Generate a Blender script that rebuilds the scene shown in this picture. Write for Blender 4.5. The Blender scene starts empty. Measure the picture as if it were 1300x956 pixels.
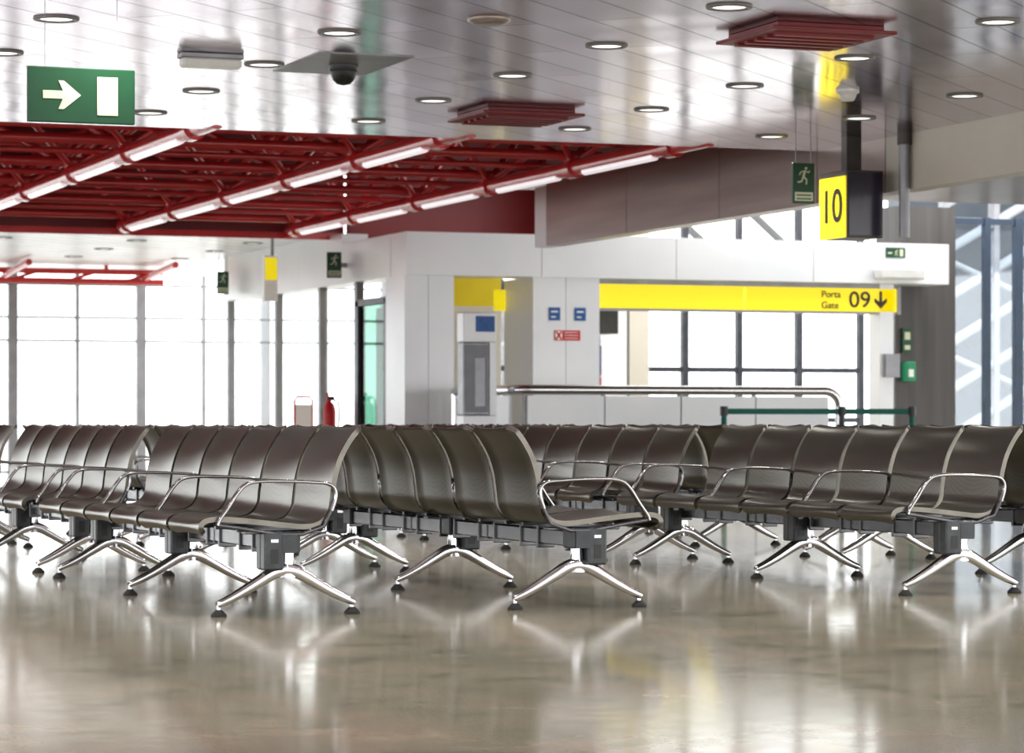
import bpy, math, random, bmesh
from mathutils import Vector, Matrix
random.seed(3)
scene = bpy.context.scene
COL = scene.collection

# ------------------------------------------------------------------ materials
def mat(name, col, rough=0.5, metal=0.0, emit=None, es=0.0, spec=0.5, coat=0.0):
    m = bpy.data.materials.new(name); m.use_nodes = True
    b = m.node_tree.nodes['Principled BSDF']
    b.inputs['Base Color'].default_value = (*col, 1)
    b.inputs['Roughness'].default_value = rough
    b.inputs['Metallic'].default_value = metal
    b.inputs['Specular IOR Level'].default_value = spec
    b.inputs['Coat Weight'].default_value = coat
    if emit:
        b.inputs['Emission Color'].default_value = (*emit, 1)
        b.inputs['Emission Strength'].default_value = es
    return m

def N(m, t, **kw):
    n = m.node_tree.nodes.new(t)
    for k, v in kw.items(): setattr(n, k, v)
    return n
def L(m, a, b): m.node_tree.links.new(a, b)

def noisy(m, c1, c2, scale, detail=4, rough=None, bump=0.0, stretch=(1,1,1)):
    b = m.node_tree.nodes['Principled BSDF']
    tc = N(m, 'ShaderNodeTexCoord'); mp = N(m, 'ShaderNodeMapping')
    mp.inputs['Scale'].default_value = stretch
    L(m, tc.outputs['Object'], mp.inputs['Vector'])
    nz = N(m, 'ShaderNodeTexNoise'); nz.inputs['Scale'].default_value = scale; nz.inputs['Detail'].default_value = detail
    L(m, mp.outputs['Vector'], nz.inputs['Vector'])
    r = N(m, 'ShaderNodeValToRGB')
    r.color_ramp.elements[0].position = 0.3; r.color_ramp.elements[1].position = 0.7
    r.color_ramp.elements[0].color = (*c1, 1); r.color_ramp.elements[1].color = (*c2, 1)
    L(m, nz.outputs['Fac'], r.inputs['Fac']); L(m, r.outputs['Color'], b.inputs['Base Color'])
    return m

def floor_mat():
    m = mat('polished_marble', (.5,.45,.36), 0.2)
    b = m.node_tree.nodes['Principled BSDF']
    b.inputs['Specular IOR Level'].default_value=.75
    tc = N(m,'ShaderNodeTexCoord')
    n1 = N(m,'ShaderNodeTexNoise'); n1.inputs['Scale'].default_value=1.9; n1.inputs['Detail'].default_value=9; n1.inputs['Roughness'].default_value=.7; n1.inputs['Distortion'].default_value=.8
    n2 = N(m,'ShaderNodeTexNoise'); n2.inputs['Scale'].default_value=9; n2.inputs['Detail'].default_value=6
    br = N(m,'ShaderNodeTexBrick'); br.offset=0.0
    br.inputs['Scale'].default_value=1; br.inputs['Brick Width'].default_value=.6; br.inputs['Row Height'].default_value=.6
    br.inputs['Mortar Size'].default_value=.002; br.inputs['Color1'].default_value=(1,1,1,1); br.inputs['Color2'].default_value=(.84,.84,.84,1)
    br.inputs['Mortar'].default_value=(.7,.68,.65,1)
    for n in (n1,n2,br): L(m,tc.outputs['Object'],n.inputs['Vector'])
    r = N(m,'ShaderNodeValToRGB'); e=r.color_ramp.elements
    e[0].position=.32; e[0].color=(.28,.265,.185,1); e[1].position=.70; e[1].color=(.64,.60,.47,1)
    x=e.new(.5); x.color=(.48,.45,.335,1); x=e.new(.61); x.color=(.56,.46,.34,1)
    L(m,n1.outputs['Fac'],r.inputs['Fac'])
    mx=N(m,'ShaderNodeMix',data_type='RGBA',blend_type='MULTIPLY'); mx.inputs['Factor'].default_value=1
    L(m,r.outputs['Color'],mx.inputs[6]); L(m,br.outputs['Color'],mx.inputs[7])
    L(m,mx.outputs[2],b.inputs['Base Color'])
    mr=N(m,'ShaderNodeMapRange'); mr.inputs['To Min'].default_value=.06; mr.inputs['To Max'].default_value=.16
    L(m,n2.outputs['Fac'],mr.inputs['Value']); L(m,mr.outputs['Result'],b.inputs['Roughness'])
    return m

def ceil_mat(name, c1, c2, rough, metal=.8):
    m = mat(name, c1, rough, metal)
    b = m.node_tree.nodes['Principled BSDF']
    tc=N(m,'ShaderNodeTexCoord'); mp=N(m,'ShaderNodeMapping'); mp.inputs['Rotation'].default_value=(0,0,math.radians(-45))
    L(m,tc.outputs['Object'],mp.inputs['Vector'])
    br=N(m,'ShaderNodeTexBrick'); br.offset=.5
    br.inputs['Scale'].default_value=1; br.inputs['Brick Width'].default_value=2.5; br.inputs['Row Height'].default_value=.36
    br.inputs['Mortar Size'].default_value=.012; br.inputs['Mortar Smooth'].default_value=.3
    br.inputs['Color1'].default_value=(*c1,1); br.inputs['Color2'].default_value=(*c2,1)
    br.inputs['Mortar'].default_value=(.05,.04,.05,1)
    L(m,mp.outputs['Vector'],br.inputs['Vector']); L(m,br.outputs['Color'],b.inputs['Base Color'])
    nz=N(m,'ShaderNodeTexNoise'); nz.inputs['Scale'].default_value=1.0; nz.inputs['Detail'].default_value=1
    L(m,mp.outputs['Vector'],nz.inputs['Vector'])
    mr=N(m,'ShaderNodeMapRange'); mr.inputs['To Min'].default_value=rough-.05; mr.inputs['To Max'].default_value=rough+.07
    L(m,nz.outputs['Fac'],mr.inputs['Value']); L(m,mr.outputs['Result'],b.inputs['Roughness'])
    bp=N(m,'ShaderNodeBump'); bp.inputs['Strength'].default_value=.3; bp.inputs['Distance'].default_value=.03
    L(m,nz.outputs['Fac'],bp.inputs['Height']); L(m,bp.outputs['Normal'],b.inputs['Normal'])
    return m

def seat_mat():
    m = mat('bronze_steel_mesh', (.1,.09,.075), .29, .85)
    b=m.node_tree.nodes['Principled BSDF']
    tc=N(m,'ShaderNodeTexCoord')
    vo=N(m,'ShaderNodeTexVoronoi'); vo.inputs['Scale'].default_value=330; vo.inputs['Randomness'].default_value=.3
    L(m,tc.outputs['Object'],vo.inputs['Vector'])
    r=N(m,'ShaderNodeValToRGB'); e=r.color_ramp.elements
    e[0].position=.20; e[0].color=(.07,.065,.053,1); e[1].position=.5; e[1].color=(.125,.116,.096,1)
    L(m,vo.outputs['Distance'],r.inputs['Fac']); L(m,r.outputs['Color'],b.inputs['Base Color'])
    return m

def glass_mat(name, tint, refl=.12):
    m=bpy.data.materials.new(name); m.use_nodes=True; nt=m.node_tree; nt.nodes.clear()
    o=N(m,'ShaderNodeOutputMaterial'); t=N(m,'ShaderNodeBsdfTransparent'); g=N(m,'ShaderNodeBsdfGlossy'); x=N(m,'ShaderNodeMixShader')
    t.inputs['Color'].default_value=(*tint,1); g.inputs['Roughness'].default_value=.03; x.inputs[0].default_value=refl
    L(m,t.outputs[0],x.inputs[1]); L(m,g.outputs[0],x.inputs[2]); L(m,x.outputs[0],o.inputs['Surface'])
    return m

FLOOR=floor_mat()
CEIL=ceil_mat('ceiling_metal_planks',(.62,.53,.62),(.46,.38,.45),.13,.94)
CEILF=ceil_mat('ceiling_far_planks',(.86,.85,.87),(.78,.77,.80),.3,.4)
SEAT=seat_mat()
SEATE=noisy(mat('bronze_steel_rim',(.2,.17,.14),.24,.9),(.12,.112,.095),(.165,.15,.13),12)
CHROME=mat('polished_aluminium',(.64,.64,.66),.14,1)
SATIN=mat('satin_metal_arm',(.38,.38,.385),.18,1)
BEAMM=noisy(mat('dark_steel_beam',(.2,.2,.2),.24,.9),(.08,.08,.085),(.12,.12,.125),6)
GREYP=noisy(mat('grey_bracket',(.06,.065,.07),.4,.2),(.04,.043,.048),(.065,.07,.075),20)
RUBBER=noisy(mat('black_rubber',(.02,.02,.02),.6),(.015,.015,.015),(.03,.03,.03),30)
RED=noisy(mat('red_paint_gloss',(.42,.015,.02),.22,0,coat=.5),(.62,.030,.036),(.72,.045,.05),3)
REDD=noisy(mat('dark_red_panel',(.2,.01,.014),.4),(.17,.010,.013),(.24,.013,.018),1.5)
REDB=noisy(mat('deep_red_panel',(.16,.006,.01),.4),(.21,.006,.009),(.26,.008,.012),1.5)
WHITE=noisy(mat('white_enamel_panel',(.78,.79,.8),.28,.1),(.78,.80,.83),(.85,.86,.87),1.2)
CREAM=noisy(mat('cream_panel',(.66,.62,.54),.35),(.68,.64,.56),(.76,.72,.64),1.2)
BROWN=noisy(mat('brushed_bronze_panel',(.27,.22,.2),.3,.5),(.30,.245,.225),(.40,.335,.31),1.6,stretch=(1,.3,4))
GREYC=noisy(mat('grey_bronze_column',(.13,.115,.11),.4,.1),(.055,.05,.048),(.09,.08,.076),2,stretch=(4,4,.3))
YEL=noisy(mat('yellow_sign_face',(.85,.68,.01),.35,emit=(.95,.78,.01),es=.6),(.84,.68,.01),(.88,.72,.012),2)
YELW=noisy(mat('yellow_wall_glow',(.85,.66,.02),.4),(.85,.66,.02),(.9,.72,.02),2)  # yellow glow on the wall, put into the colour
BLACK=noisy(mat('black_paint',(.012,.012,.013),.4),(.010,.010,.011),(.02,.02,.02),8)
DARKF=noisy(mat('dark_window_frame',(.09,.09,.1),.4,.5),(.05,.05,.06),(.09,.09,.1),5)
GREYF=noisy(mat('grey_window_frame',(.3,.3,.32),.4,.5),(.26,.26,.28),(.34,.34,.36),5)
BLUEF=noisy(mat('blue_window_frame',(.05,.08,.14),.35,.2),(.025,.042,.07),(.035,.058,.10),5)
GREEN=noisy(mat('green_sign',(.012,.13,.05),.4),(.006,.06,.022),(.008,.072,.028),6)
GRNT=noisy(mat('green_belt',(.0,.17,.12),.6),(.0,.13,.09),(.0,.16,.12),10)
SIGNW=noisy(mat('sign_white',(.9,.9,.86),.4,emit=(1,1,.95),es=.1),(.88,.88,.84),(.92,.92,.88),5)
SIGNC=noisy(mat('sign_cream',(.85,.86,.66),.4),(.66,.68,.48),(.70,.72,.52),5)
LAMP=mat('lamp_glow',(1,1,1),.5,0,(1,.97,.9),1.6)
LAMPD=noisy(mat('lamp_diffuser',(.75,.75,.72),.35,emit=(1,1,.95),es=.05),(.7,.7,.68),(.8,.8,.77),8)
TUBE=noisy(mat('pale_lamp_tube',(.7,.62,.66),.25,.1,emit=(1,.94,.97),es=.6),(.74,.68,.72),(.84,.78,.82),4)  # pale truss tubes; their glow is added to brighten the red lattice
SCREEN=noisy(mat('dark_screen',(.02,.018,.03),.15),(.022,.018,.035),(.045,.036,.06),3)
BLUES=noisy(mat('blue_sticker',(.02,.13,.42),.4),(.02,.11,.38),(.03,.16,.46),20)
REDS=noisy(mat('red_sticker',(.7,.02,.03),.4),(.66,.02,.03),(.74,.025,.035),20)
PURP=noisy(mat('purple_poster',(.10,.08,.25),.4),(.06,.06,.2),(.2,.1,.25),6)
APRON=noisy(mat('concrete_apron',(.6,.6,.58),.8),(.55,.55,.53),(.65,.65,.63),.3)
STAIRW=noisy(mat('stair_steel_light',(.6,.62,.64),.5),(.38,.41,.45),(.46,.49,.53),3)
CLAD=noisy(mat('bridge_cladding',(.28,.33,.38),.5),(.06,.075,.095),(.12,.145,.175),.8)
GLASS=glass_mat('window_glass',(.97,.98,.98),.06)
GLASSG=glass_mat('green_glass',(.30,.5,.42),.15)
GLASSB=glass_mat('blue_glass',(.84,.89,.93),.12)

# ------------------------------------------------------------------ mesh builder
class MB:
    def __init__(s): s.v=[]; s.f=[]; s.mi=[]; s.sm=[]; s.mats=[]
    def m(s,mt):
        if mt not in s.mats: s.mats.append(mt)
        return s.mats.index(mt)
    def add(s,vs,fs,mt,smooth=False):
        o=len(s.v); s.v+= [tuple(v) for v in vs]; k=s.m(mt)
        for f in fs: s.f.append([i+o for i in f]); s.mi.append(k); s.sm.append(smooth)
    def box(s,a,b,mt,bev=0.0):
        x0,y0,z0=[min(p,q) for p,q in zip(a,b)]; x1,y1,z1=[max(p,q) for p,q in zip(a,b)]
        if bev>0:
            c=((x0+x1)/2,(y0+y1)/2,(z0+z1)/2); hx,hy,hz=(x1-x0)/2,(y1-y0)/2,(z1-z0)/2
            vs=[]
            for sx in(-1,1):
                for sy in(-1,1):
                    for sz in(-1,1):
                        vs.append((c[0]+sx*hx,c[1]+sy*(hy-bev),c[2]+sz*(hz-bev)))
                        vs.append((c[0]+sx*(hx-bev),c[1]+sy*hy,c[2]+sz*(hz-bev)))
                        vs.append((c[0]+sx*(hx-bev),c[1]+sy*(hy-bev),c[2]+sz*hz))
            bm=bmesh.new()
            for v in vs: bm.verts.new(v)
            bmesh.ops.convex_hull(bm,input=bm.verts); bm.verts.index_update()
            vv=[tuple(v.co) for v in bm.verts]; ff=[[v.index for v in f.verts] for f in bm.faces]; bm.free()
            s.add(vv,ff,mt); return
        vs=[(x0,y0,z0),(x1,y0,z0),(x1,y1,z0),(x0,y1,z0),(x0,y0,z1),(x1,y0,z1),(x1,y1,z1),(x0,y1,z1)]
        s.add(vs,[(3,2,1,0),(4,5,6,7),(0,1,5,4),(1,2,6,5),(2,3,7,6),(3,0,4,7)],mt)
    def cyl(s,p0,p1,r0,mt,r1=None,n=14,caps=True):
        r1=r0 if r1 is None else r1
        p0=Vector(p0);p1=Vector(p1);d=(p1-p0).normalized()
        a=d.orthogonal().normalized(); b=d.cross(a)
        vs=[]
        for p,r in((p0,r0),(p1,r1)):
            for i in range(n):
                t=2*math.pi*i/n; vs.append(p+(a*math.cos(t)+b*math.sin(t))*r)
        s.add(vs,[(i,(i+1)%n,n+(i+1)%n,n+i) for i in range(n)],mt,True)
        if caps: s.add(vs[:n],[list(range(n))[::-1]],mt); s.add(vs[n:],[list(range(n))],mt)
    def lathe(s,c,prof,mt,n=20):
        vs=[];fs=[]
        for r,z in prof:
            for i in range(n):
                t=2*math.pi*i/n; vs.append((c[0]+r*math.cos(t),c[1]+r*math.sin(t),c[2]+z))
        for k in range(len(prof)-1):
            for i in range(n):
                j=(i+1)%n; fs.append((k*n+i,k*n+j,(k+1)*n+j,(k+1)*n+i))
        s.add(vs,fs,mt,True)
    def rings(s,rings,mt):
        n=len(rings[0]); vs=[v for rg in rings for v in rg]; fs=[]
        for i in range(len(rings)-1):
            for k in range(n):
                j=(k+1)%n; fs.append((i*n+k,i*n+j,(i+1)*n+j,(i+1)*n+k))
        s.add(vs,fs,mt,True)
        s.add(rings[0],[list(range(n))[::-1]],mt); s.add(rings[-1],[list(range(n))],mt)
    def tube(s,pts,r,mt,n=12):
        pts=[Vector(p) for p in pts]; rings=[]; prev=None
        for i,p in enumerate(pts):
            d=(pts[min(i+1,len(pts)-1)]-pts[max(i-1,0)]).normalized()
            a=d.orthogonal().normalized() if prev is None else (prev-d*prev.dot(d)).normalized()
            prev=a; b=d.cross(a)
            rings.append([p+(a*math.cos(2*math.pi*k/n)+b*math.sin(2*math.pi*k/n))*r for k in range(n)])
        s.rings(rings,mt)
    def sweep(s,path,hs,ws,y,mt,n=14,e=.55):
        pts=[Vector((p[0],y,p[1])) for p in path]; m=len(pts); rings=[]
        for i,p in enumerate(pts):
            d=(pts[min(i+1,m-1)]-pts[max(i-1,0)]).normalized(); nrm=Vector((-d.z,0,d.x))
            rg=[]
            for k in range(n):
                t=2*math.pi*k/n; c,sn=math.cos(t),math.sin(t)
                cc=math.copysign(abs(c)**e,c); ss=math.copysign(abs(sn)**e,sn)
                rg.append(p+nrm*(hs[i]*cc)+Vector((0,1,0))*(ws[i]*ss))
            rings.append(rg)
        s.rings(rings,mt)
    def plate(s,pts,y,th,mt):
        n=len(pts); vs=[(p[0],y,p[1]) for p in pts]+[(p[0],y+th,p[1]) for p in pts]
        s.add(vs,[list(range(n)),list(range(n,2*n))[::-1]]+[(i,n+i,n+(i+1)%n,(i+1)%n) for i in range(n)],mt)
    def line(s,p,q,w,y,th,mt):
        p=Vector(p);q=Vector(q);d=(q-p).normalized();nn=Vector((-d.y,d.x))*w/2
        s.plate([p-nn,q-nn,q+nn,p+nn],y,th,mt)
    def mesh(s,name):
        me=bpy.data.meshes.new(name); me.from_pydata(s.v,[],s.f)
        for mt in s.mats: me.materials.append(mt)
        for p,k,sm in zip(me.polygons,s.mi,s.sm): p.material_index=k; p.use_smooth=sm
        bm=bmesh.new(); bm.from_mesh(me); bmesh.ops.recalc_face_normals(bm,faces=bm.faces); bm.to_mesh(me); bm.free()
        me.update(); return me
    def obj(s,name,parent=None,loc=(0,0,0),rz=0):
        return place(name,s.mesh(name),parent,loc,rz)

def place(name,me,parent=None,loc=(0,0,0),rz=0):
    o=bpy.data.objects.new(name,me); COL.objects.link(o)
    o.location=loc; o.rotation_euler=(0,0,rz)
    if parent: o.parent=parent
    return o
def empty(name,loc=(0,0,0),rz=0):
    o=bpy.data.objects.new(name,None); COL.objects.link(o); o.location=loc; o.rotation_euler=(0,0,rz); o.empty_display_size=.2
    return o
def text(name,body,size,loc,rot,mt,parent=None,align='CENTER',sx=1):
    c=bpy.data.curves.new(name,'FONT'); c.body=body; c.size=size; c.extrude=.003; c.align_x=align; c.align_y='CENTER'; c.offset=size*.008
    t=bpy.data.objects.new(name+'_tmp',c); COL.objects.link(t)
    bpy.context.view_layer.update()
    me=bpy.data.meshes.new_from_object(t.evaluated_get(bpy.context.evaluated_depsgraph_get()))
    bpy.data.objects.remove(t); me.materials.clear(); me.materials.append(mt)
    o=bpy.data.objects.new(name,me); COL.objects.link(o); o.location=loc; o.rotation_euler=rot; o.scale=(sx,1,1)
    if parent: o.parent=parent
    return o
def simple(name,a,b,mt):
    m=MB(); m.box(a,b,mt); return m.obj(name)
def catmull(P,k=5):
    out=[]; n=len(P)
    for i in range(n-1):
        p0=P[max(i-1,0)];p1=P[i];p2=P[i+1];p3=P[min(i+2,n-1)]
        for j in range(k):
            t=j/k
            out.append(tuple(.5*((2*b)+(-a+c)*t+(2*a-5*b+4*c-d)*t*t+(-a+3*b-3*c+d)*t**3) for a,b,c,d in zip(p0,p1,p2,p3)))
    out.append(tuple(P[-1])); return out

# ------------------------------------------------------------------ bench parts
PITCH=.6
def seat_mesh():
    P=[(.385,.365),(.410,.392),(.400,.424),(.355,.440),(.26,.438),(.12,.424),(0,.410),(-.08,.404),(-.145,.418),(-.188,.465),(-.200,.54),(-.212,.62),(-.240,.71),(-.285,.79),(-.325,.838),(-.350,.850)]
    C=catmull(P,4); n=len(C)
    S=[0]
    for i in range(1,n): S.append(S[-1]+math.dist(C[i],C[i-1]))
    T=S[-1]; r=.045; W=.276; fr=[-1,-.95,-.85,-.6,-.3,0,.3,.6,.85,.95,1]
    m=MB(); top=[];bot=[]
    for i in range(n):
        a=Vector(C[max(i-1,0)]);b=Vector(C[min(i+1,n-1)]);d=(b-a).normalized();nn=Vector((d.y,-d.x))
        q=min(S[i],T-S[i]); w=W
        if q<r: w=W-r+math.sqrt(max(r*r-(r-q)**2,0))
        for f in fr:
            p=Vector(C[i])+nn*(.012*f*f-.005)
            top.append((p.x,f*w,p.y)); p2=p-nn*(.010+ .014*max(0,(abs(f)-.85)/.15)); bot.append((p2.x,f*w,p2.y))
    k=len(fr); fs=[]
    for i in range(n-1):
        for j in range(k-1): fs.append((i*k+j,i*k+j+1,(i+1)*k+j+1,(i+1)*k+j))
    m.add(top,fs,SEAT,True); m.add(bot,[f[::-1] for f in fs],SEAT,True)
    ring=[i*k for i in range(n)]+[(n-1)*k+j for j in range(1,k)]+[i*k+k-1 for i in range(n-2,-1,-1)]+[j for j in range(k-2,0,-1)]
    vs=[top[i] for i in ring]+[bot[i] for i in ring]; q=len(ring)
    m.add(vs,[(i,(i+1)%q,q+(i+1)%q,q+i) for i in range(q)],SEATE,True)
    m.box((-.12,-.2,.375),(.22,-.17,.39),BEAMM); m.box((-.12,.17,.375),(.22,.2,.39),BEAMM)
    return m.mesh('seat')
def arm_mesh():
    P=[(-.195,.47),(-.215,.54),(-.19,.588),(-.10,.600),(.05,.606),(.15,.604),(.205,.590),(.245,.55),(.285,.49),(.325,.435),(.335,.41)]
    C=catmull(P,4); n=len(C); m=MB()
    m.sweep(C,[.008]*n,[.020]*n,0,SATIN)
    m.sweep([(.335,.412),(.24,.398),(.12,.378),(.04,.366),(-.06,.366),(-.16,.40),(-.195,.47)],[.009]*7,[.010]*7,0,BEAMM)
    m.box((-.036,-.012,.284),(.036,.012,.366),GREYP)
    return m.mesh('armrest')
def leg_mesh():
    m=MB()
    for sg in(-1,1):
        P=[(0,.205),(.05,.195),(.11,.162),(.19,.115),(.26,.078),(.305,.058),(.32,.05)]
        C=catmull([(sg*a,b) for a,b in P],3); n=len(C)
        m.sweep(C,[.034-.021*(i/(n-1)) for i in range(n)],[.030-.010*(i/(n-1)) for i in range(n)],0,CHROME,e=.7)
        m.cyl((sg*.312,0,.02),(sg*.312,0,.06),.009,CHROME)
        m.lathe((sg*.312,0,0),[(.001,.0),(.036,.0),(.036,.008),(.02,.024),(.014,.03),(.001,.03)],RUBBER)
    m.sweep([(-.005,.17),(-.005,.22),(-.005,.26),(-.005,.30)],[.046,.034,.030,.030],[.030,.024,.024,.024],0,CHROME,e=.9)
    m.box((-.05,-.065,.282),(.045,.065,.378),GREYP,.006)
    for sg in(-1,1):
        m.box((.028,sg*.035-.035,.205),(.12,sg*.035+.035,.38),GREYP,.008)
        m.box((.055,sg*.07-.002,.33),(.09,sg*.07+.002,.345),SATIN); m.box((.055,sg*.07-.002,.235),(.09,sg*.07+.002,.30),BLACK)
    m.box((-.16,-.035,.367),(.2,.035,.382),BEAMM,.004)
    return m.mesh('leg')
SM,AM,LM=seat_mesh(),arm_mesh(),leg_mesh()
def beam_mesh(nn):
    m=MB(); h=nn*PITCH/2
    m.box((-.035,-h+.03,.288),(.035,h-.03,.362),BEAMM,.006)
    for i in range(nn):
        y=-h+PITCH*(i+.5)
        for dy in(-.185,.185): m.box((-.045,y+dy-.010,.268),(.045,y+dy+.010,.38),BEAMM,.004)
    return m.mesh('beam')
BMS={}
def bench(X,Y0,face,nn=6):
    h=nn*PITCH/2
    e=empty('airport_bench',(X,Y0+h,0),0 if face>0 else math.pi)
    if nn not in BMS: BMS[nn]=beam_mesh(nn)
    place('beam',BMS[nn],e)
    for i in range(nn): place('seat_%d'%(i+1),SM,e,(0,-h+PITCH*(i+.5),0))
    for i in range(0,nn+1,2):
        y=-h+PITCH*i; y+= .01 if i==0 else(-.01 if i==nn else 0)
        place('armrest_%d'%(i//2+1),AM,e,(0,y,0))
    for i,y in enumerate((-h+.07,0,h-.07)): place('leg_%d'%(i+1),LM,e,(0,y,0))
    return e
for k in range(3): bench(3.67,12.6+k*4.05,-1)
for k in range(3): bench(5.08,12.58+k*4.05,1)
for k in range(3): bench(7.30,12.92+k*4.0,-1)
for k in range(3): bench(8.72,12.92+k*4.0,1)

# ------------------------------------------------------------------ shell
HC=3.3
simple('floor',(-6,-5,-.15),(27,47.2,0),FLOOR)
simple('ground_outside',(-80,-60,-.5),(160,260,-.3),APRON)
simple('ceiling',(-6,-5,HC),(11.75,23.5,HC+.12),CEIL)
simple('ceiling_far',(-6,36.55,HC),(11.3,47.2,HC+.12),CEILF)
simple('ceiling_recess',(-6,23.5,4.7),(14.3,36.9,4.8),REDD)
simple('wall_recess_front',(-6,23.42,HC+.12),(11.75,23.5,4.7),REDD)
m=MB(); m.box((-6,36.5,HC-.04),(11.36,36.56,4.7),REDD); m.box((-6,36.44,HC-.05),(11.3,36.5,HC+.04),RED); m.obj('wall_recess_back')
m=MB(); m.box((11.36,36.3,3.17),(14.1,36.4,4.7),REDB); m.box((14.05,34.5,3.17),(14.1,36.3,4.7),REDB); m.obj('wall_red_panel')
simple('wall_recess_left',(-6.1,23.5,HC),(-6,36.5,4.7),REDD)
m=MB()
ys=[15.0,17.4,19.8,22.2,23.5,25.6,27.9,30.2]
for i in range(len(ys)-1):
    a,b=ys[i],ys[i+1]
    m.box((11.75,a+.006,2.83),(11.95,b-.006,HC if b<=23.5 else 4.7),CREAM if b<=22.3 else BROWN)
m.box((11.8,15,2.85),(11.9,30.2,HC),BLACK)
m.box((11.75,30.2,2.83),(11.95,30.55,3.5),WHITE)
m.obj('wall_bulkhead')
simple('ceiling_side',(11.95,10,3.6),(27,32,3.7),BROWN)

m=MB()
xs=[11.15,12.9,14.7,16.6,18.55]
for i in range(4): m.box((xs[i]+.004,33.3,2.65),(xs[i+1]-.004,33.9,3.17),WHITE)
m.box((11.2,33.33,2.66),(18.5,33.88,3.16),GREYF)
yy=[33.9,35.9,37.9,39.9,41.8]
for i in range(4): m.box((11.15,yy[i]+.004,2.65),(11.5,yy[i+1]-.004,3.3 if i>0 else 3.17),WHITE)
m.obj('trim_portal_beam')
m=MB(); m.box((11.15,33.36,0),(11.45,34.1,2.65),WHITE); m.box((11.455,33.36,0),(11.78,34.1,2.65),WHITE); m.obj('pillar_corner')
m=MB(); m.box((11.78,35.0,0),(13.0,35.1,2.35),CREAM); m.box((12.3,34.99,0),(12.31,35.0,2.35),GREYF); m.box((11.78,35.0,2.35),(13.0,35.1,2.95),YELW); m.box((11.78,34.1,0),(11.86,35,2.95),CREAM)  # top band carries the yellow glow as painted colour
m.obj('wall_gate_side')
m=MB(); m.box((12.8,33.34,0),(13.23,34.35,2.65),WHITE); m.box((13.236,33.34,0),(13.68,34.35,2.65),WHITE); m.obj('pillar_gate')
simple('pillar_end',(18.12,33.95,0),(19.0,34.5,3.7),GREYC)
m=MB(); m.box((17.65,33.5,0),(17.85,33.8,2.65),WHITE); m.box((17.7,33.42,1.45),(17.9,33.5,1.75),GREYF);m.obj('pillar_slim')

# ------------------------------------------------------------------ glazed walls
def glazed_x(name,Y,xs,wd,z0,z1,trs,fm,gm,th=.08,tw=.03):
    m=MB()
    for x,w in zip(xs,wd): m.box((x-w/2,Y-th/2,z0),(x+w/2,Y+th/2,z1),fm)
    for z in trs: m.box((xs[0],Y-th/3,z-tw),(xs[-1],Y+th/3,z+tw),fm)
    m.box((xs[0],Y-.004,z0),(xs[-1],Y+.004,z1),gm)
    return m.obj(name)
xs=[11.16+1.06*i for i in range(-15,8)]
glazed_x('window_1',47.1,xs,[.05 if i%2==0 else .15 for i in range(len(xs))],0,3.3,[.06,2.20,2.58,3.12],GREYF,GLASS,.12,.018)
glazed_x('window_2',38.0,[14.0,15.0,15.85,16.9,17.75,18.7,19.7],[.12,.08,.08,.09,.08,.09,.08],0,5.0,[.06,.9,1.62,2.75],DARKF,GLASS,.1,.035)
glazed_x('window_3',34.25,[19.08,19.64,20.12,20.6,21.2,22.2,23.2],[.13,.09,.12,.06,.09,.06,.09],0,3.6,[.05,3.55],BLUEF,GLASSB,.1,.04)
m=MB()
for i in range(28):
    y=-4+1.9*i; m.box((-5.95,y-.05,0),(-5.85,y+.05,3.3),GREYF)
for z in(.05,1.1,3.25): m.box((-5.94,-5,z-.04),(-5.86,47.2,z+.04),GREYF)
m.obj('window_4')
m=MB()
for y in(35.5,37.1,39.2,41.75): m.box((11.2,y-.05,0),(11.3,y+.05,2.65),GREYF)
m.box((11.24,35.5,0),(11.26,41.75,2.65),GLASS); m.obj('window_5')
m=MB(); 
for y in(34.12,35.3): m.box((11.17,y,0),(11.27,y+.12,2.4),DARKF)
m.box((11.17,34.12,2.34),(11.27,35.42,2.42),DARKF); m.box((11.21,34.24,0.02),(11.23,35.3,2.34),GLASSG)
m.box((11.3,34.3,.05),(11.32,34.95,2.3),mat('green_door_leaf',(.01,.08,.035),.25)); m.obj('door_1')

m=MB()
for x in(13.6,14.9,16.2,17.5,18.8): 
    m.cyl((x-.9,38.6,4.2),(x+.9,38.6,2.7),.06,BLACK,n=8)
m.box((11.8,38.5,4.3),(20.5,38.7,4.5),BLACK); m.obj('roof_rafters')
m=MB()
for i in range(8):
    z=-.2+i*.75
    m.cyl((22.7,41,z),(27.5,41,z+2.6),.08,STAIRW,n=8)
    if i%2: m.cyl((27.5,41,z-.4),(22.8,41,z+1.4),.05,STAIRW,n=8)
for x in(22.7,23.6,24.6,25.6): m.box((x,40.9,-.3),(x+.10,41.1,7),GREYF)
m.box((22.8,42.5,-.3),(33,43,7.5),CLAD); m.obj('boarding_bridge_stair')

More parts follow.
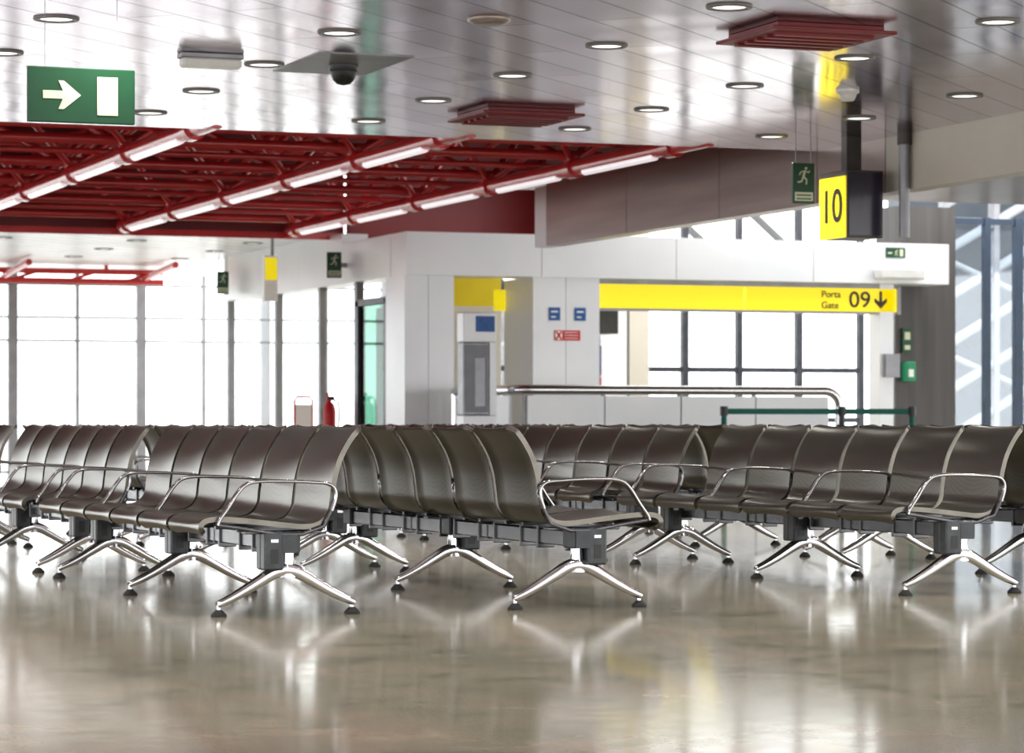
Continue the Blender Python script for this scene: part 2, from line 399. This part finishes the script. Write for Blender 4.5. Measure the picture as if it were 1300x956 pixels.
# ------------------------------------------------------------------ red space frame
def spaceframe():
    m=MB(); gx=[10.6-2.22*i for i in range(7)]; gy=[24.1+2.4*j for j in range(6)]; zb=3.36; zt=4.25
    for i,x in enumerate(gx):
        m.cyl((x,23.3,zb),(x,36.4,zb),.08,RED,n=18)
        for y in gy: m.cyl((x,y-.09,zb),(x,y+.09,zb),.105,RED,n=18)
        for j in range(0,len(gy)-1):
            m.cyl((x-.02,gy[j]+.35,zb-.06),(x-.02,gy[j+1]-.35,zb-.06),.042,TUBE,n=12)
    for y in gy:
        m.cyl((-5.5,y,zb+.12),(10.9,y,zb+.12),.05,RED,n=10)
    ty=[y+1.2 for y in gy[:-1]]; tx=[x-1.11 for x in gx]
    for y in ty:
        m.cyl((-5.5,y,zt),(11.6,y,zt),.055,RED,n=10)
        m.cyl((-5.5,y,zb+.12),(10.9,y,zb+.12),.03,RED,n=10)
    for x in tx+[gx[0]+.95]: m.cyl((x,23.6,zt),(x,36.4,zt),.055,RED,n=10)
    for x in gx:
        for dx in(-1.11,1.11):
            dx=min(dx,.95) if x==gx[0] else dx
            for j,y in enumerate(ty):
                m.cyl((x,gy[j],zb+.05),(x+dx,y,zt),.035,RED,n=8)
                m.cyl((x,gy[j+1],zb+.05),(x+dx,y,zt),.035,RED,n=8)
    return m.obj('red_space_frame')
spaceframe()
m=MB()
for z in(3.05,3.2): m.cyl((2,44.5,z),(10.9,44.5,z),.045,RED,n=10)
for i in range(10): m.cyl((2.2+.9*i,44.5,3.05),(2.65+.9*i,44.5,3.2),.025,RED,n=8)
for x in(4,7,10): m.cyl((x,44.5,3.2),(x,44.5,3.3),.03,RED,n=8)
for x in(6.0,8.4,10.6): m.cyl((x,44.5,3.1),(x,42.5,3.22),.05,RED,n=8)
m.obj('red_roof_truss')

# ------------------------------------------------------------------ ceiling fittings
m=MB()
m.lathe((0,0,0),[(.10,.0),(.105,-.012),(.135,-.012),(.14,0)],GREYF,28)
m.lathe((0,0,0),[(.001,-.004),(.10,-.004)],LAMP,28)
DL=m.mesh('downlight')
sp=bpy.data.lights.new('downlight_beam','SPOT'); sp.energy=95; sp.spot_size=math.radians(140); sp.spot_blend=.6; sp.shadow_soft_size=.09; sp.color=(1,.975,.93)
for i,x in enumerate((-1.8,0,1.8,3.6,5.38,7.18,8.97,10.77)):
    for j,y in enumerate((6.8,8.55,10.3,12.05,13.8,15.5,17.38,19.1,20.8,22.4)):
        o=place('ceiling_downlight',DL,None,(x,y,HC))
        if (i+j)%2==0:
            s=bpy.data.objects.new('beam',sp); COL.objects.link(s); s.parent=o; s.location=(0,0,-.03)
for x in(1.8,3.6,5.4,7.2,9.0,10.6):
    for y in(38.2,40.2,42.2): place('ceiling_downlight',DL,None,(x,y,HC))
def vent(x,y):
    m=MB(); s=.36
    m.box((-s,-s,-.03),(s,s,0),REDD,.004); m.box((-s-.06,-s-.06,-.055),(s+.06,s+.06,-.035),REDD,.004)
    for k in range(5):
        q=-.28+.14*k; m.box((-s+.03,q,-.075),(s-.03,q+.05,-.055),REDD)
    m.obj('ceiling_air_vent',None,(x,y,HC))
vent(8.07,16.3); vent(8.07,21.4); vent(4.5,39.3)
m=MB(); m.lathe((0,0,0),[(.001,-.03),(.09,-.03),(.13,-.012),(.13,0)],BROWN,24); m.obj('ceiling_speaker',None,(6.05,16.5,HC))
m=MB(); m.lathe((0,0,0),[(.001,-.085),(.045,-.08),(.06,-.05),(.065,-.03),(.085,-.02),(.085,0)],WHITE,20); m.obj('smoke_detector',None,(9.8,19.1,HC))
simple('ceiling_camera_plate',(5.54,18.35,HC-.006),(6.2,19.45,HC),GREYF)  # grey square plate behind the dome camera
m=MB(); m.lathe((0,0,0),[(.001,-.145),(.045,-.135),(.072,-.11),(.085,-.075),(.088,-.055)],BLACK,24); m.lathe((0,0,0),[(.088,-.055),(.10,-.05),(.10,-.006)],GREYP,24)
m.obj('dome_security_camera',None,(5.88,18.9,HC-.002))
m=MB(); m.box((-.21,-.07,-.035),(.21,.07,0),GREYF,.006); m.box((-.2,-.06,-.095),(.2,.06,-.03),LAMPD,.015); m.obj('emergency_light',None,(4.9,18.7,HC))

# ------------------------------------------------------------------ signs
def run_man(m,cx,cz,s,y,mt,th=.003):
    P=lambda a,b:(cx+a*s,cz+b*s)
    m.plate([P(.18+.11*math.cos(t*math.pi/6),.78+.11*math.sin(t*math.pi/6)) for t in range(12)],y,th,mt)
    for a,b,w in(((.1,.62),(-.05,.1),.2),((.1,.6),(.4,.45),.09),((.4,.45),(.5,.6),.09),((.08,.58),(-.25,.5),.09),((-.25,.5),(-.38,.25),.09),
                 ((-.03,.12),(.25,-.1),.13),((.25,-.1),(.2,-.45),.12),((-.06,.12),(-.2,-.25),.13),((-.2,-.25),(-.55,-.3),.12)):
        m.line(P(*a),P(*b),w*s,y,th,mt)
m=MB(); W,H=.297,.15
m.box((-W,-.02,-H),(W,.02,H),GREEN,.004)
m.box((-W-.004,-.016,H-.006),(W+.004,.016,H+.004),GREYF)
m.plate([(-.215,.022),(-.105,.022),(-.13,.078),(-.10,.078),(-.005,0),(-.10,-.078),(-.13,-.078),(-.105,-.022),(-.215,-.022)],-.024,.003,SIGNC)
m.box((.085,-.024,-.105),(.20,-.021,.105),SIGNC)
m.cyl((-.2,0,H),(-.2,0,.64),.002,GREYF,n=6); m.cyl((.2,0,H),(.2,0,.64),.002,GREYF,n=6)
m.obj('hanging_exit_sign',None,(3.41,15.8,2.66))
def man_sign(name,loc,w,h,hang=0,side=0):
    m=MB(); m.box((-w/2,-.012,-h/2),(w/2,.012,h/2),GREEN,.002)
    run_man(m,0,h*.12,h*.32,-.016,SIGNC); m.box((-w*.42,-.015,-h*.44),(w*.42,-.013,-h*.22),SIGNC)
    for k in range(2): m.box((-w*.34,-.017,-h*(.40-.09*k)),(w*.34,-.015,-h*(.37-.09*k)),GREEN)
    if hang: m.cyl((-w*.35,0,h/2),(-w*.35,0,h/2+hang),.005,GREYF,n=6); m.cyl((w*.35,0,h/2),(w*.35,0,h/2+hang),.005,GREYF,n=6)
    if side: m.box((w/2,-.01,-.03),(w/2+side,.01,.03),GREYF)
    return m.obj(name,None,loc)
man_sign('emergency_exit_sign',(10.92,22.1,2.88),.20,.34,hang=.25)
man_sign('emergency_exit_sign',(10.98,35.7,2.88),.19,.33,side=.075)
man_sign('emergency_exit_sign',(10.98,41.2,2.9),.17,.33,hang=.235)
e=empty('gate_number_sign',(11.28,22.0,2.43))
m=MB(); m.box((0,.01,0),(.35,.5,.57),GREYC,.006); m.box((.02,0,.02),(.335,.01,.55),SCREEN); m.box((-.012,.01,.0),(0,.49,.52),YEL); m.box((.1,.2,.57),(.24,.3,.87),GREYC); m.obj('housing',e)
text('numeral','10',.40,(-.017,.25,.26),(math.pi/2,0,-math.pi/2),BLACK,e)
m=MB(); m.cyl((11.69,21.75,2.42),(11.69,21.75,HC),.045,GREYF,n=14); m.cyl((11.69,21.75,3.2),(11.69,21.75,HC),.06,GREYC,n=14); m.obj('sign_post')
e=empty('gate_direction_sign',(13.7,33.5,2.29))
m=MB(); m.box((0,0,0),(2.02,.12,.30),YEL,.004); m.box((2.06,0,0),(4.2,.12,.30),YEL,.004); m.box((-.01,.01,-.03),(4.21,.13,0),GREYF); m.box((-.01,.01,.30),(4.21,.13,.36),GREYF); m.box((4.2,-.01,-.03),(4.25,.12,.33),GREYF); m.obj('light_box',e)
R=(math.pi/2,0,0)
text('label_porta','Porta',.125,(3.11,-.004,.215),R,BLACK,e,'LEFT'); text('label_gate','Gate',.125,(3.11,-.004,.075),R,BLACK,e,'LEFT')
text('label_number','09',.29,(3.66,-.004,.145),R,BLACK,e,sx=1.1)
m=MB(); m.plate([(3.94,.13),(3.94,.265),(3.98,.265),(3.98,.13),(4.05,.18),(4.05,.13),(3.96,.04),(3.87,.13),(3.87,.18)],-.006,.003,BLACK); m.obj('arrow',e)
simple('gate_side_sign',(12.66,34.3,2.27),(12.795,34.35,2.53),YEL)
def sticker(name,x,z,w,h,mt,y=33.335):
    m=MB(); m.box((x-w/2,y-.004,z-h/2),(x+w/2,y,z+h/2),mt); m.box((x-w*.3,y-.006,z+h*.12),(x+w*.3,y-.004,z+h*.24),SIGNW)
    m.box((x-w*.3,y-.006,z-h*.28),(x+w*.1,y-.004,z-h*.18),SIGNW); m.obj(name)
sticker('wifi_notice',13.08,2.2,.15,.16,BLUES); sticker('wifi_notice',13.42,2.2,.15,.16,BLUES)
m=MB(); m.box((13.08,33.33,1.875),(13.42,33.336,2.0),REDS); m.box((13.09,33.327,1.885),(13.18,33.33,1.99),SIGNW)
m.line((13.10,1.89),(13.17,1.985),.02,33.324,.003,REDS); m.line((13.17,1.89),(13.10,1.985),.02,33.324,.003,REDS)
for k in range(3): m.box((13.21,33.327,1.90+.035*k),(13.39,33.33,1.908+.035*k),SIGNW)
m.obj('no_entry_notice')
m=MB(); m.box((17.63,33.28,2.98),(17.9,33.3,3.11),GREEN); run_man(m,17.77,3.03,.06,33.276,SIGNC); m.box((17.82,33.276,3.0),(17.87,33.28,3.09),SIGNC); m.box((17.65,33.276,3.03),(17.71,33.28,3.05),SIGNC); m.obj('exit_light_sign')
m=MB(); m.box((17.45,33.1,2.70),(18.1,33.295,2.84),LAMPD,.02); m.obj('wall_lamp_box')
m=MB(); m.box((18.2,33.91,1.78),(18.34,33.95,2.1),GREEN); m.box((18.23,33.905,1.95),(18.31,33.91,2.05),SIGNC); m.box((18.23,33.905,1.82),(18.31,33.91,1.88),SIGNC); m.obj('assembly_sign')
m=MB(); m.box((18.2,33.8,1.4),(18.34,33.95,1.66),mat('green_callbox',(.02,.3,.14),.4),.01); m.box((18.23,33.79,1.46),(18.30,33.8,1.56),SIGNW); m.obj('emergency_call_box')
m=MB(); m.box((-.09,-.05,-.3),(.09,.05,.3),SIGNW,.004); m.box((-.08,-.055,-.02),(.08,-.05,.27),YEL); m.cyl((.03,0,.3),(.03,0,.54),.02,GREYF,n=8)
m.obj('hanging_gate_sign',None,(10.5,37.0,2.76))

# ------------------------------------------------------------------ balustrade
m=MB(); RX0,RX1,RY,RZ=11.72,15.8,31.0,1.24
pts=[(RX0,33.15,RZ)]+[(RX0,31.0+.25,RZ)]
pts+= [(RX0+.22*(1-math.cos(a)),RY+.22-.22*math.sin(a),RZ) for a in[math.pi/2*k/5 for k in range(1,6)]]
pts+=[(RX1-.2,RY,RZ)]+[(RX1-.2+.2*math.sin(a),RY,RZ-.2+.2*math.cos(a)) for a in[math.pi/2*k/6 for k in range(1,7)]]+[(RX1,RY,.0)]
m.tube(pts,.055,CHROME,16)
m.cyl((RX0,33.15,0),(RX0,33.15,RZ+.03),.055,CHROME)
k=4; w=(RX1-.15-RX0-.1)/k
for i in range(k):
    m.box((RX0+.1+i*w+.008,RY-.02,.12),(RX0+.1+(i+1)*w-.008,RY+.02,RZ-.07),WHITE)
    m.box((RX0+.1+i*w-.02,RY+.02,0),(RX0+.1+i*w+.02,RY+.06,RZ-.04),GREYF)
m.box((RX0-.02,RY+.25,.12),(RX0+.02,33.1,RZ-.07),WHITE)
m.obj('stair_balustrade')
m=MB(); m.box((-.2,-.12,0),(.2,.14,.95),WHITE,.01); m.box((-.2,-.1,.95),(.12,.1,1.78),BEAMM,.01); m.box((-.18,-.105,.98),(.10,-.1,1.75),SCREEN); m.box((-.06,-.108,1.05),(.06,-.105,1.6),GREYF)
m.box((-.2,-.1,1.78),(.2,.12,2.12),WHITE,.01); m.box((-.05,-.105,1.9),(.18,-.1,2.08),BLUES); m.box((.12,-.1,.95),(.2,.1,1.78),WHITE)
m.obj('information_kiosk',None,(11.33,31.3,0))
m=MB(); px=[13.0,14.4,15.25]
for x in px:
    m.lathe((x,28.2,0),[(.001,0),(.17,0),(.17,.02),(.03,.05),(.028,.05)],BLACK); m.cyl((x,28.2,.03),(x,28.2,1.02),.03,GRNT if x!=14.4 else BLACK)
    m.cyl((x,28.2,.94),(x,28.2,1.04),.042,BLACK)
m.box((px[0],28.195,.955),(px[2],28.205,1.015),GRNT); m.obj('queue_barrier')
m=MB(); m.box((14.0,35.9,2.05),(15.0,36.3,2.4),BLACK); m.cyl((14.1,36.1,2.4),(14.1,36.1,2.7),.03,BLACK);m.obj('gate_black_box')  # plain black box in place of the dark area below the gate sign
m=MB(); m.box((13.98,35.0,1.35),(14.12,35.06,2.05),PURP); m.box((14.15,35.0,1.35),(14.37,35.06,2.0),BLUES); m.box((14.17,34.99,1.5),(14.35,35,1.8),PURP); m.box((14.0,35.03,0),(14.04,35.09,1.4),GREYF); m.box((14.24,35.03,0),(14.28,35.09,1.4),GREYF); m.obj('poster_stand')
m=MB(); m.box((14.72,36.4,1.2),(14.98,36.46,1.98),SIGNW); m.box((14.74,36.39,1.5),(14.96,36.4,1.9),PURP); m.box((14.74,36.39,1.3),(14.96,36.4,1.48),REDS); m.box((14.82,36.43,0),(14.86,36.48,1.3),GREYF); m.obj('poster_stand')
m=MB(); m.box((15.12,36.6,0),(15.42,37.0,4),WHITE); m.box((15.46,36.6,0),(15.75,37,4),CREAM); m.obj('pillar_gate_rear')
m=MB(); m.lathe((0,0,0),[(.001,.62),(.07,.62),(.08,.65),(.08,1.02),(.06,1.1),(.025,1.13),(.025,1.17)],REDS,18); m.box((-.03,-.02,1.15),(.06,.02,1.2),BLACK)
m.tube([(.03,0,1.17),(.12,0,1.12),(.13,0,.95),(.11,0,.75)],.012,BLACK,8); m.cyl((-.0,.1,0),(0,.1,1.25),.02,REDS); m.lathe((0,.1,0),[(.001,0),(.15,0),(.15,.02),(.02,.03)],REDS); m.box((-.03,.06,.8),(.03,.12,.9),REDS)
m.obj('fire_extinguisher',None,(10.95,35.8,0))
m=MB(); m.tube([(-.12,0,0),(-.12,0,1.15),(-.08,0,1.2),(.08,0,1.2),(.12,0,1.15),(.12,0,0)],.015,REDS,8); m.box((-.11,-.01,.5),(.11,.01,1.1),SIGNW); m.obj('warning_sign_stand',None,(10.78,36.4,0))

# ------------------------------------------------------------------ light
w=bpy.data.worlds.new('overcast_sky'); scene.world=w; w.use_nodes=True
nt=w.node_tree; bg=nt.nodes['Background']; bg.inputs['Color'].default_value=(.98,.99,1,1); bg.inputs['Strength'].default_value=3.8

# ------------------------------------------------------------------ camera
F=3700.0; th=math.atan(1390/F)
cd=bpy.data.cameras.new('camera'); cam=bpy.data.objects.new('camera',cd); COL.objects.link(cam)
cam.location=(0,0,.87); cam.rotation_euler=(math.pi/2,0,-th)
cd.sensor_width=36; cd.lens=F/1300*36; cd.shift_y=(536-478)/1300; cd.clip_end=500; cd.clip_start=.1
cd.dof.use_dof=True; cd.dof.focus_distance=13.8; cd.dof.aperture_fstop=5.6
scene.camera=cam
scene.view_settings.view_transform='Standard'
scene.view_settings.look='None'
scene.view_settings.exposure=0
scene.view_settings.gamma=.93
